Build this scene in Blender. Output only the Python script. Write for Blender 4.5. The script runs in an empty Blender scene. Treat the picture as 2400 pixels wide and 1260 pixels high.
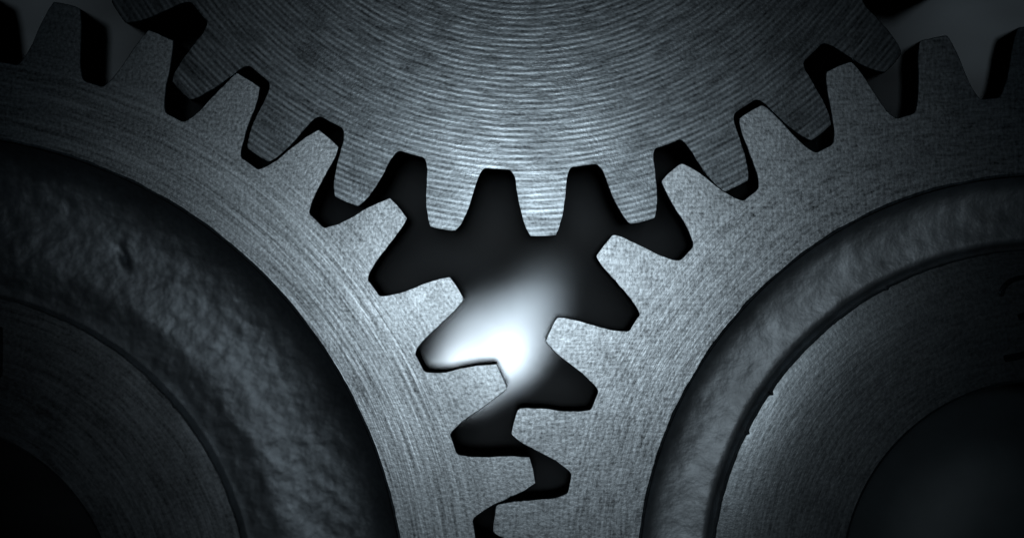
import bpy, bmesh, math, random
from mathutils import Vector, noise

# ---------------------------------------------------------------- scale: 1 unit of layout = 0.1 mm
U = 1e-4
CX, CY = 1200.0, 630.0
def W(x, y, z=0.0):
    """layout (x right, y down, z towards the viewer), tenths of a millimetre -> metres"""
    return Vector(((x - CX) * U, (CY - y) * U, z * U))

scene = bpy.context.scene
C = scene.collection

# ---------------------------------------------------------------- camera
DIST = 4000.0
cd = bpy.data.cameras.new('camera')
cam = bpy.data.objects.new('camera', cd); C.objects.link(cam)
cam.location = W(CX, CY, DIST)
cd.sensor_width = 36.0
cd.lens = 36.0 * DIST / 2400.0
cd.clip_start = 0.01; cd.clip_end = 10
cd.dof.use_dof = True
cd.dof.focus_distance = DIST * U
cd.dof.aperture_fstop = 1.9
scene.camera = cam

# ---------------------------------------------------------------- world: an almost dark studio
w = bpy.data.worlds.new('World'); scene.world = w
w.use_nodes = True
w.node_tree.nodes['Background'].inputs[0].default_value = (0.55, 0.75, 0.9, 1)
w.node_tree.nodes['Background'].inputs[1].default_value = 0.006

# ---------------------------------------------------------------- lamps
def lamp(name, kind, loc, target, energy, color, **kw):
    l = bpy.data.lights.new(name, kind)
    l.energy = energy; l.color = color
    for k, v in kw.items(): setattr(l, k, v)
    o = bpy.data.objects.new(name, l); C.objects.link(o)
    o.location = loc
    o.rotation_euler = (target - loc).to_track_quat('-Z', 'Y').to_euler()
    return o
lamp('key_lamp', 'SPOT', W(1200, 545, 4300), W(1200, 610, 0), 0.75, (0.90, 0.96, 1.0),
     spot_size=math.radians(36), spot_blend=1.0, shadow_soft_size=0.02)
lamp('added_glow_spot', 'SPOT', W(860, 1215, -1170), W(1085, 925, -1500), 1.9, (0.93, 0.97, 1.0),  # unseen spot added behind the left gear to make the gap glow
     spot_size=math.radians(31), spot_blend=1.0, shadow_soft_size=0.003)
lamp('added_beam_spot', 'SPOT', W(1075, 1230, -1270), W(1225, 860, -1500), 1.15, (0.93, 0.97, 1.0),  # second unseen spot, added to draw the glow out diagonally
     spot_size=math.radians(25), spot_blend=1.0, shadow_soft_size=0.002)
lamp('added_corner_spot', 'SPOT', W(2600, 500, -600), W(2850, -350, -1500), 0.1, (0.9, 0.97, 1.0),  # unseen spot added to brighten the backplate's upper right corner
     spot_size=math.radians(60), spot_blend=1.0, shadow_soft_size=0.02)
lamp('added_corner_spot', 'SPOT', W(-150, 500, -600), W(-350, -300, -1500), 0.07, (0.9, 0.97, 1.0),  # its added counterpart for the upper left corner, also unseen
     spot_size=math.radians(60), spot_blend=1.0, shadow_soft_size=0.02)

scene.view_settings.view_transform = 'Standard'
scene.view_settings.look = 'None'
scene.view_settings.exposure = 0.0
scene.view_settings.gamma = 1.0
scene.view_settings.use_curve_mapping = False

# ---------------------------------------------------------------- materials
class NT:
    def __init__(self, name):
        self.m = bpy.data.materials.new(name); self.m.use_nodes = True
        self.t = self.m.node_tree; self.n = self.t.nodes
        self.b = self.n['Principled BSDF']
    def node(self, kind, **kw):
        nd = self.n.new(kind)
        for k, v in kw.items(): setattr(nd, k, v)
        return nd
    def put(self, sock, v):
        if isinstance(v, bpy.types.NodeSocket): self.t.links.new(v, sock)
        else: sock.default_value = v
    def math(self, op, a, b=None, c=None, clamp=False):
        nd = self.node('ShaderNodeMath', operation=op, use_clamp=clamp)
        self.put(nd.inputs[0], a)
        if b is not None: self.put(nd.inputs[1], b)
        if c is not None: self.put(nd.inputs[2], c)
        return nd.outputs[0]
    def xyz(self, x, y, z):
        nd = self.node('ShaderNodeCombineXYZ')
        for s, v in zip(nd.inputs, (x, y, z)): self.put(s, v)
        return nd.outputs[0]
    def noise(self, vec, scale, detail=2.0, rough=0.5, dist=0.0):
        nd = self.node('ShaderNodeTexNoise')
        self.put(nd.inputs['Vector'], vec)
        nd.inputs['Scale'].default_value = scale; nd.inputs['Detail'].default_value = detail
        nd.inputs['Roughness'].default_value = rough; nd.inputs['Distortion'].default_value = dist
        return nd.outputs['Fac']
    def remap(self, v, a, b, c, d, clamp=True):
        nd = self.node('ShaderNodeMapRange', clamp=clamp)
        for s, q in zip(nd.inputs[:5], (v, a, b, c, d)): self.put(s, q)
        return nd.outputs[0]
    def mixrgb(self, f, a, b, mode='MIX'):
        nd = self.node('ShaderNodeMix', data_type='RGBA', blend_type=mode)
        self.put(nd.inputs[0], f); self.put(nd.inputs[6], a); self.put(nd.inputs[7], b)
        return nd.outputs[2]
    def polar(self):
        tc = self.node('ShaderNodeTexCoord')
        vm = self.node('ShaderNodeVectorMath', operation='SCALE'); vm.inputs[3].default_value = 1 / U
        self.t.links.new(tc.outputs['Object'], vm.inputs[0])
        sp = self.node('ShaderNodeSeparateXYZ'); self.t.links.new(vm.outputs[0], sp.inputs[0])
        x, y, z = sp.outputs
        r = self.math('SQRT', self.math('ADD', self.math('MULTIPLY', x, x), self.math('MULTIPLY', y, y)))
        rs = self.math('MAXIMUM', r, 1.0)
        return vm.outputs[0], x, y, z, r, self.math('DIVIDE', x, rs), self.math('DIVIDE', y, rs)

def steel(name, base, rough, streak_px, streak_len, streak_amp, grain_px, grain_amp,
          streak_tone=0.25, grain_tone=0.35, tooth_r=None, seed=0.0, ring_px=None, ring_amp=0.0, ring_tone=0.0, metallic=1.0, cross=0.0):
    g = NT(name)
    P, x, y, z, r, ct, st = g.polar()
    k = 1.0 / streak_len          # features along the turning marks, per unit of arc at r = 1000
    vec = g.xyz(g.math('MULTIPLY', r, 1 / streak_px), g.math('MULTIPLY_ADD', ct, 1000 * k, seed), g.math('MULTIPLY', st, 1000 * k))
    streak = g.noise(vec, 1.0, 2.0, 0.55)
    streak = g.remap(streak, 0.25, 0.75, 0.0, 1.0)
    vg = g.node('ShaderNodeVectorMath', operation='ADD'); g.t.links.new(P, vg.inputs[0]); vg.inputs[1].default_value = (seed * 31, seed * 17, 0)
    grain = g.remap(g.noise(vg.outputs[0], 1.0 / grain_px, 3.0, 0.6), 0.28, 0.72, 0, 1)
    blot = g.remap(g.noise(vg.outputs[0], 1.0 / 170, 4.0, 0.6, 0.6), 0.3, 0.7, 0, 1)
    pit = g.remap(g.noise(vg.outputs[0], 1.0 / 26, 2.0, 0.5), 0.24, 0.31, 0, 1)
    if tooth_r:
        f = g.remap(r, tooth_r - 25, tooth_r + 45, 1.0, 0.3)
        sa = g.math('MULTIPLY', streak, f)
    else: sa = streak
    h = g.math('MULTIPLY_ADD', sa, streak_amp, g.math('MULTIPLY', grain, grain_amp))
    tone = g.math('ADD', g.math('MULTIPLY', g.math('SUBTRACT', sa, 0.5), streak_tone), g.math('MULTIPLY', g.math('SUBTRACT', grain, 0.5), grain_tone))
    if ring_px:
        wob = g.noise(g.xyz(g.math('MULTIPLY', r, 1 / 60), g.math('MULTIPLY', ct, 6.0), g.math('MULTIPLY', st, 6.0)), 1.0, 2.0, 0.5)
        ph = g.math('MULTIPLY_ADD', r, 2 * math.pi / ring_px, g.math('MULTIPLY', wob, 1.9))
        ring = g.math('MULTIPLY_ADD', g.math('SINE', ph), 0.5, 0.5)
        brk = g.remap(g.noise(g.xyz(g.math('MULTIPLY', r, 1 / 22), g.math('MULTIPLY', ct, 11.0), g.math('MULTIPLY', st, 11.0)), 1.0, 3.0, 0.6), 0.34, 0.6, 0.05, 1.0)
        ring = g.math('MULTIPLY', ring, brk)
        h = g.math('MULTIPLY_ADD', ring, ring_amp, h)
        tone = g.math('MULTIPLY_ADD', g.math('SUBTRACT', ring, 0.35), ring_tone, tone)
    if cross:
        for sx, sy in ((1 / 48, 1 / 6.5), (1 / 6.5, 1 / 40)):
            n_ = g.remap(g.noise(g.xyz(g.math('MULTIPLY', x, sx), g.math('MULTIPLY', y, sy), seed), 1.0, 2.0, 0.5), 0.28, 0.72, -0.5, 0.5)
            tone = g.math('MULTIPLY_ADD', n_, cross, tone)
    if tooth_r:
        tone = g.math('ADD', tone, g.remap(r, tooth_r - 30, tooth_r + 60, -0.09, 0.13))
    tone = g.math('ADD', tone, g.math('MULTIPLY', g.math('SUBTRACT', blot, 0.5), 0.3))
    val = g.math('MULTIPLY', g.math('ADD', tone, 1.0), g.remap(pit, 0, 1, 0.72, 1.0))
    vm = g.node('ShaderNodeVectorMath', operation='SCALE'); vm.inputs[0].default_value = base
    g.put(vm.inputs[3], val)
    g.t.links.new(vm.outputs[0], g.b.inputs['Base Color'])
    g.b.inputs['Metallic'].default_value = metallic
    g.put(g.b.inputs['Roughness'], g.math('ADD', rough, g.math('MULTIPLY', g.math('SUBTRACT', blot, 0.5), -0.07)))
    bp = g.node('ShaderNodeBump'); bp.inputs['Strength'].default_value = 1.0; bp.inputs['Distance'].default_value = U
    h = g.math('MULTIPLY', g.math('ADD', h, g.math('MULTIPLY', pit, 0.2)), 0.3)
    g.put(bp.inputs['Height'], h); g.t.links.new(bp.outputs[0], g.b.inputs['Normal'])
    return g.m

def cast(name, base, rough, lump_px, lump_amp, seed):
    g = NT(name)
    P, x, y, z, r, ct, st = g.polar()
    vg = g.node('ShaderNodeVectorMath', operation='ADD'); g.t.links.new(P, vg.inputs[0]); vg.inputs[1].default_value = (seed * 31, seed * 17, 0)
    v = vg.outputs[0]
    lump = g.noise(v, 1.0 / lump_px, 4.0, 0.6, 0.0)
    fine = g.noise(v, 1.0 / 9, 2.0, 0.5)
    blot = g.remap(g.noise(v, 1.0 / 130, 4.0, 0.6), 0.3, 0.7, 0.68, 1.15)
    val = g.math('MULTIPLY', blot, g.remap(lump, 0.3, 0.7, 0.84, 1.18))
    vm = g.node('ShaderNodeVectorMath', operation='SCALE'); vm.inputs[0].default_value = base
    g.put(vm.inputs[3], val)
    g.t.links.new(vm.outputs[0], g.b.inputs['Base Color'])
    g.b.inputs['Metallic'].default_value = 0.85
    g.b.inputs['Roughness'].default_value = rough
    bp = g.node('ShaderNodeBump'); bp.inputs['Strength'].default_value = 1.0; bp.inputs['Distance'].default_value = U
    g.put(bp.inputs['Height'], g.math('MULTIPLY_ADD', lump, lump_amp, g.math('MULTIPLY', fine, 0.6)))
    g.t.links.new(bp.outputs[0], g.b.inputs['Normal'])
    return g.m

STEEL = (0.478, 0.552, 0.602)
M_top = steel('turned_steel', (0.195, 0.231, 0.256), 0.29, 6.5, 70, 0.3, 7.5, 0.35, 0.8, 0.65, seed=1.0, ring_px=13.0, ring_amp=0.42, ring_tone=0.9)
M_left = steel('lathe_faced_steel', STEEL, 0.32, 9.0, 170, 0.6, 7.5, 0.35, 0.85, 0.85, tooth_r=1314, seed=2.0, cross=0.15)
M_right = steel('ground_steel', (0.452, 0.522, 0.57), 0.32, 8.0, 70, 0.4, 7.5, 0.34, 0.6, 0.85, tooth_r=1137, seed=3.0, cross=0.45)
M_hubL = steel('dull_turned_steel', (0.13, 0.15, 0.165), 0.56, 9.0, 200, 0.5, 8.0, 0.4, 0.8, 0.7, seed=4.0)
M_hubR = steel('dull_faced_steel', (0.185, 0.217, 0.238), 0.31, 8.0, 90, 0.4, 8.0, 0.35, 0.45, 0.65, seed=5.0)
M_shaft = steel('dark_shaft_steel', (0.5, 0.58, 0.62), 0.62, 12.0, 120, 0.3, 14.0, 0.3, 0.2, 0.2, seed=9.0)
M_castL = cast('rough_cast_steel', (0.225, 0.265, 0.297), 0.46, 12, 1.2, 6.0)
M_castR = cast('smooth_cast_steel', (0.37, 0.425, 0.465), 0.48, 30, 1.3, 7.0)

g = NT('shade_black_flank')
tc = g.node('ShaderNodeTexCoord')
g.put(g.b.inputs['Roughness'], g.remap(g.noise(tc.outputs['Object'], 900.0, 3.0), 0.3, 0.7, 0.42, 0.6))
g.b.inputs['Base Color'].default_value = (0.008, 0.009, 0.010, 1)  # shade of the tooth gaps put into the flank colour
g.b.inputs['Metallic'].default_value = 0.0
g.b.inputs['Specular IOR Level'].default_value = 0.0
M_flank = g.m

g = NT('grey_backplate')
tc = g.node('ShaderNodeTexCoord')
g.put(g.b.inputs['Roughness'], g.remap(g.noise(tc.outputs['Object'], 60.0, 4.0), 0.3, 0.7, 0.5, 0.65))
vm = g.node('ShaderNodeVectorMath', operation='SCALE'); vm.inputs[0].default_value = (0.115, 0.137, 0.155)
mp = g.node('ShaderNodeMapping'); g.t.links.new(tc.outputs['Object'], mp.inputs[0])
mp.inputs['Rotation'].default_value = (0, 0, math.radians(-62)); mp.inputs['Scale'].default_value = (26, 90, 40)
g.put(vm.inputs[3], g.remap(g.noise(mp.outputs[0], 1.0, 3.0, 0.55, 0.3), 0.32, 0.68, 0.45, 1.5))  # diagonal streaks in the plate colour imitate wisps of the glow
g.t.links.new(vm.outputs[0], g.b.inputs['Base Color'])
M_back = g.m

# ---------------------------------------------------------------- mesh helpers
def mesh_obj(name, verts, faces, mat, parent=None, smooth_deg=None):
    me = bpy.data.meshes.new(name)
    me.from_pydata([tuple(c * U for c in v) for v in verts], [], faces)
    me.validate(); me.update()
    bm = bmesh.new(); bm.from_mesh(me)
    bmesh.ops.recalc_face_normals(bm, faces=bm.faces) if smooth_deg != 'keep' else None
    bm.to_mesh(me); bm.free()
    me.materials.append(mat)
    if isinstance(smooth_deg, (int, float)):
        me.shade_smooth(); me.set_sharp_from_angle(angle=math.radians(smooth_deg))
    o = bpy.data.objects.new(name, me); C.objects.link(o)
    if parent: o.parent = parent
    return o

def lathe(profile, segs, radial=None, closed=True):
    """profile: (r, z) pairs; radial(theta, i) -> (dr, dz)"""
    verts, faces = [], []
    n = len(profile)
    for s in range(segs):
        a = 2 * math.pi * s / segs
        ca, sa = math.cos(a), math.sin(a)
        for i, (r, z) in enumerate(profile):
            dr, dz = radial(a, i, r) if radial else (0, 0)
            verts.append(((r + dr) * ca, (r + dr) * sa, z + dz))
    m = n if closed else n - 1
    for s in range(segs):
        t = (s + 1) % segs
        for i in range(m):
            j = (i + 1) % n
            faces.append((s * n + i, t * n + i, t * n + j, s * n + j))
    return verts, faces

def fbm(x, y, z, octs=3):
    v, a = 0.0, 1.0
    for k in range(octs):
        v += a * noise.noise(Vector((x, y, z))); a *= 0.5; x *= 2.1; y *= 2.1; z *= 2.1
    return v

NB = 12   # segments of the rim's outer edge under one tooth
def tooth_mesh(N, k, phase, rroot, rtip, prof, thick, rb, seed):
    """one tooth with half of the gap at either side; flank given as (fraction of height, half width)"""
    h = rtip - rroot
    a0 = math.radians(phase + 360.0 / N * k)
    half = math.pi / N
    flank = [(rroot + f * h, hw) for f, hw in prof]
    # fine cubic resample of the flank
    pts = []
    for i in range(len(flank) - 1):
        p0 = flank[max(i - 1, 0)]; p1 = flank[i]; p2 = flank[i + 1]; p3 = flank[min(i + 2, len(flank) - 1)]
        for s in range(4):
            t = s / 4
            q = [0.5 * (2 * p1[c] + (p2[c] - p0[c]) * t + (2 * p0[c] - 5 * p1[c] + 4 * p2[c] - p3[c]) * t * t
                 + (3 * p1[c] - p0[c] - 3 * p2[c] + p3[c]) * t ** 3) for c in (0, 1)]
            pts.append(q)
    pts.append(list(flank[-1]))
    side = [(r, math.asin(min(1, hw / r))) for r, hw in pts]      # from root up to tip
    a_root = side[0][1]
    left = [(rroot, half - (half - a_root) * t / 4) for t in range(4)] + side
    tipa = side[-1][1]
    tip = [(rtip + 1.0 * (1 - (t / 3.0) ** 2), -tipa * t / 3.0) for t in (-2, -1, 0, 1, 2)]   # runs from +tipa to -tipa
    P = [(r, a) for r, a in left] + list(tip) + [(r, -a) for r, a in reversed(left)]
    rnd = random.Random(seed * 1000 + k)
    off = rnd.uniform(0, 500)
    xy = [Vector((r * math.cos(a0 + a), r * math.sin(a0 + a))) for r, a in P]
    n = len(xy)
    nor = []
    for i in range(n):
        if i == 0 or i == n - 1:
            nor.append(xy[i].normalized()); continue
        d = xy[i + 1] - xy[i - 1]
        d.normalize(); nor.append(Vector((d.y, -d.x)))
        if nor[-1].dot(xy[i] - Vector((math.cos(a0), math.sin(a0))) * (rroot + .4 * h)) < 0 and 3 < i < n - 4:
            nor[-1] = nor[-1]
    # orientation: the path runs clockwise from +half to -half, outward normal = left of travel
    nor = [(-v if v.dot(xy[i]) < 0 and (i < 3 or i > n - 4) else v) for i, v in enumerate(nor)]
    mid = n // 2
    if nor[mid].dot(xy[mid]) < 0:
        nor = [nor[0]] + [-v for v in nor[1:-1]] + [nor[-1]]
        nor[1:3] = [xy[i].normalized() for i in (1, 2)]; nor[-3:-1] = [xy[i].normalized() for i in (-3, -2)]
    # worn, slightly nicked edge
    for i in range(4, n - 4):
        j = 1.3 * fbm(xy[i].x * 0.03 + off, xy[i].y * 0.03, 3.0) - 3.0 * max(0, fbm(xy[i].x * 0.09 + off, xy[i].y * 0.09, 9.0) - 0.45)
        xy[i] = xy[i] + nor[i] * j
    c = 1.6
    verts = []
    for i in range(n):
        cc = c * (1 + 0.6 * noise.noise(Vector((xy[i].x * 0.05, xy[i].y * 0.05, off)))) if 3 < i < n - 4 else c
        q = xy[i] - nor[i] * cc
        verts.append((q.x, q.y, 0))
    for i in range(n): verts.append((xy[i].x, xy[i].y, -c * 0.9))
    for i in range(n): verts.append((xy[i].x, xy[i].y, -thick))
    base = len(verts)
    arc = [a0 - half + 2 * half * t / NB for t in range(NB + 1)]
    for a in arc: verts.append((rb * math.cos(a), rb * math.sin(a), 0))
    for a in arc: verts.append((rb * math.cos(a), rb * math.sin(a), -thick))
    F = []
    m = NB + 1
    F.append(list(range(n)) + [base + t for t in range(m)])
    F.append(list(range(2 * n, 3 * n)) + [base + m + t for t in range(m)])
    for i in range(n - 1):
        F.append((i, i + 1, n + i + 1, n + i)); F.append((n + i, n + i + 1, 2 * n + i + 1, 2 * n + i))
    return verts, F

def gear(name, label, center, z0, N, phase, rtip, rroot, prof, thick, mat, seed, rin, solid=False):
    root = bpy.data.objects.new(name, None); C.objects.link(root)
    root.empty_display_size = 0.02
    root.location = W(center[0], center[1], z0)
    root['label'] = label; root['category'] = 'gear'; root['group'] = 'meshing steel gears'
    rb = rroot - 13
    for k in range(N):
        v, f = tooth_mesh(N, k, phase, rroot, rtip, prof, thick, rb, seed)
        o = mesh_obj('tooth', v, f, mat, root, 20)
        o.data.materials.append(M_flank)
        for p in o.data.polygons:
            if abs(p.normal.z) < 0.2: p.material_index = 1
    # rim: front ring, worn inner lip, inner wall, rear ring
    segs = N * NB
    ph = math.radians(phase) - math.pi / N
    verts, faces = [], []
    for s in range(segs):
        a = ph + 2 * math.pi * s / segs
        ca, sa = math.cos(a), math.sin(a)
        j = 2.2 * fbm(ca * 18 + seed, sa * 18, 1.0) + 1.2 * fbm(ca * 60 + seed, sa * 60, 4.0)
        if solid:
            ring = [(rb, 0), (600, 0), (262, 0), (256, -6), (256, ZB + 4), (420, ZB + 4), (420, -thick), (rb, -thick)]
        else:
            ring = [(rb, 0), (rin + 6 + j, 0), (rin + 1.5 + j, -2), (rin + j * 0.6, -6), (rin - 3, -thick * 0.55), (rin - 3, -thick), (rb, -thick)]
        for r, z in ring: verts.append((r * ca, r * sa, z))
    n = len(ring)
    for s in range(segs):
        t = (s + 1) % segs
        for i in range(n - 1):
            faces.append((s * n + i, t * n + i, t * n + i + 1, s * n + i + 1))
    mesh_obj('disc' if solid else 'rim', verts, faces, mat, root, 18)
    return root

# ---------------------------------------------------------------- backplate
ZB = -1500.0
b0, b1 = W(-2200, 3300, ZB), W(4600, -2200, ZB - 80)
v = [(x, y, z) for z in (b0.z, b1.z) for x, y in ((b0.x, b0.y), (b1.x, b0.y), (b1.x, b1.y), (b0.x, b1.y))]
bp = mesh_obj('backplate', [tuple(c / U for c in q) for q in v], [(0, 1, 2, 3), (7, 6, 5, 4), (0, 4, 5, 1), (1, 5, 6, 2), (2, 6, 7, 3), (3, 7, 4, 0)], M_back)
bp['kind'] = 'structure'

# ---------------------------------------------------------------- gears
PT = [(0.0, 76), (0.012, 71.5), (0.04, 67.5), (0.09, 64), (0.17, 61), (0.35, 57.5), (0.5, 54.5), (0.65, 50.5), (0.83, 43), (0.93, 36.5), (0.985, 31.5), (1.0, 29)]
PL = [(0.0, 84), (0.012, 79.5), (0.04, 75.5), (0.10, 70.5), (0.2, 64.5), (0.35, 58), (0.5, 53.5), (0.65, 48.5), (0.83, 41.5), (0.93, 36), (0.985, 32.5), (1.0, 30)]
PR = [(0.0, 84), (0.012, 79.5), (0.04, 76), (0.10, 71), (0.2, 65), (0.35, 58.5), (0.5, 54), (0.65, 49.5), (0.83, 42.5), (0.93, 37), (0.98, 33), (1.0, 29.5)]
TT, TL, TR = 520.0, 285.0, 190.0

top = gear('gear', 'steel gear with fine concentric turning marks filling the top of the picture', (1228.95, -572.5), -3.0, 30, -87.76, 1126.2, 971.7, PT, TT, M_top, 11, 700, solid=True)
left = gear('gear', 'largest steel gear at lower left with wide rough recessed web', (-186.0, 1447.3), 0.0, 40, 13.58, 1476.3, 1314.6, PL, TL, M_left, 12, 1134)
right = gear('gear', 'steel gear at lower right with narrow recessed ring around its stamped hub', (2448.5, 1361.1), -1.5, 35, 101.54, 1298.7, 1137.2, PR, TR, M_right, 13, 951)

def smooth_profile(pts, step=6.0):
    out = []
    for i in range(len(pts) - 1):
        p0 = pts[max(i - 1, 0)]; p1 = pts[i]; p2 = pts[i + 1]; p3 = pts[min(i + 2, len(pts) - 1)]
        m = max(1, int(math.hypot(p2[0] - p1[0], p2[1] - p1[1]) / step))
        for s in range(m):
            t = s / m
            out.append(tuple(0.5 * (2 * p1[c] + (p2[c] - p0[c]) * t + (2 * p0[c] - 5 * p1[c] + 4 * p2[c] - p3[c]) * t * t
                             + (3 * p1[c] - p0[c] - 3 * p2[c] + p3[c]) * t ** 3) for c in (0, 1)))
    out.append(pts[-1])
    return out

def web(root, mat, pts, back, segs, lump, lump_px, seed, dents=()):
    P = smooth_profile(pts)
    n0 = len(P)
    P = P + [(P[-1][0], back), (P[0][0], back)]
    def disp(a, i, r):
        if i == 0 or i >= n0 - 1: return 0, 0
        x, y = r * math.cos(a), r * math.sin(a)
        d = lump * fbm(x / lump_px + seed, y / lump_px, 0.5, 4)
        for dx, dy, sx, sy, ang, dep in dents:
            u, v_ = x - dx, y - dy
            c_, s_ = math.cos(ang), math.sin(ang)
            p, q = (u * c_ + v_ * s_) / sx, (-u * s_ + v_ * c_) / sy
            d -= dep * math.exp(-(p * p + q * q))
        e = min(1, i / 3, (n0 - 1 - i) / 3)
        return 0, d * e
    v, f = lathe(P, segs, disp)
    return mesh_obj('web', v, f, mat, root, 60)

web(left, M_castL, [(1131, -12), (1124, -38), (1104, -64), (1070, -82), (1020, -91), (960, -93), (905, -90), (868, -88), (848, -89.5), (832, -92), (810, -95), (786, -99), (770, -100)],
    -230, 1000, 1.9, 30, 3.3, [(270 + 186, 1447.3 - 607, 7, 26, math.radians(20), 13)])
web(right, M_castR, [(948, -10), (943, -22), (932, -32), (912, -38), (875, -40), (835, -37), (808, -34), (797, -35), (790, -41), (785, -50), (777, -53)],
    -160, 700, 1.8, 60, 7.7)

def hub(root, mat, r, rb, ztop, back, seed, chips):
    prof = [(r - 170, ztop), (r - 110, ztop - 1.0), (r - 60, ztop - 3.6), (r - 24, ztop - 6.9), (r - 14, ztop - 7.9), (r - 4, ztop - 9), (r - 1, ztop - 11), (r, ztop - 14), (r, back), (rb + 150, back), (rb + 150, ZB + 4), (rb, ZB + 4), (rb, ztop - 14), (rb + 3, ztop - 4), (rb + 9, ztop)]
    def disp(a, i, rr):
        if i > 7 or i < 5: return 0, 0
        d = 1.5 * fbm(math.cos(a) * 16 + seed, math.sin(a) * 16, 2.0) + 0.9 * fbm(math.cos(a) * 50 + seed, math.sin(a) * 50, 6.0)
        for ca, wd, dep in chips: d -= dep * math.exp(-((a - ca) / wd) ** 2)
        return d, 0
    v, f = lathe(prof, 720, disp)
    return mesh_obj('hub', v, f, mat, root, 18)

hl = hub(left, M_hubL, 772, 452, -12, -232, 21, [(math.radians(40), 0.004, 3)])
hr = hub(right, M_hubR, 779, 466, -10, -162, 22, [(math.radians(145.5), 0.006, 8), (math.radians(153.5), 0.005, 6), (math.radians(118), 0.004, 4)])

# stamped marks: V-shaped grooves cut into the hub faces
def smooth_path(pts, m=6):
    P = [Vector(p) for p in pts]; out = []
    for i in range(len(P) - 1):
        p0, p1, p2, p3 = P[max(i - 1, 0)], P[i], P[i + 1], P[min(i + 2, len(P) - 1)]
        for s in range(m):
            t = s / m
            out.append(0.5 * (2 * p1 + (p2 - p0) * t + (2 * p0 - 5 * p1 + 4 * p2 - p3) * t * t + (3 * p1 - p0 - 3 * p2 + p3) * t ** 3))
    return out + [P[-1]]
def engrave(hub_obj, center, strokes, ztop, width, depth):
    for pts in strokes:
        path = smooth_path([(x - center[0], center[1] - y) for x, y in pts])
        n = len(path); verts, faces = [], []
        for i, p in enumerate(path):
            d = (path[min(i + 1, n - 1)] - path[max(i - 1, 0)]).normalized(); s = Vector((-d.y, d.x))
            wd = width * (0.55 if i in (0, n - 1) else 1.0)
            for q, z in ((p + s * wd, ztop + depth), (p - s * wd, ztop + depth), (p, ztop - depth)):
                verts.append((q.x, q.y, z))
        for i in range(n - 1):
            for j in range(3):
                k = (j + 1) % 3
                faces.append((i * 3 + j, i * 3 + k, i * 3 + 3 + k, i * 3 + 3 + j))
        faces += [(2, 1, 0), (n * 3 - 3, n * 3 - 2, n * 3 - 1)]
        cut = mesh_obj('cutter', verts, faces, M_flank)
        cut.location = hub_obj.parent.location
        md = hub_obj.modifiers.new('cut', 'BOOLEAN'); md.operation = 'DIFFERENCE'; md.object = cut; md.solver = 'EXACT'
        bpy.context.view_layer.update()
        dg = bpy.context.evaluated_depsgraph_get()
        me = bpy.data.meshes.new_from_object(hub_obj.evaluated_get(dg))
        hub_obj.modifiers.clear(); hub_obj.data = me
        bpy.data.objects.remove(cut)
engrave(hr, (2448.5, 1361.1), [[(2349, 694), (2356, 674), (2372, 659), (2398, 650), (2428, 652), (2448, 670), (2446, 697), (2424, 728), (2390, 745)],
                               [(2356, 841), (2378, 837), (2404, 831), (2436, 817), (2456, 788), (2446, 757), (2420, 744)]], -10, 17, 11)
engrave(hl, (-186.0, 1447.3), [[(-3, 766), (-4, 826), (-5, 886)]], -12, 15, 10)

# shaft end sunk in the bore of the right gear
v, f = lathe([(0.5, -545), (150, -545), (200, -541), (250, -528), (300, -502), (345, -462), (392, -418), (418, -385), (424, -392), (424, ZB + 4), (0.5, ZB + 4)], 240)
sh = mesh_obj('shaft', v, f, M_shaft, None, 30)
sh.location = W(2448.5, 1361.1, -1.5)
sh['label'] = 'dark grey shaft end sunk deep in the bore at lower right'; sh['category'] = 'shaft'
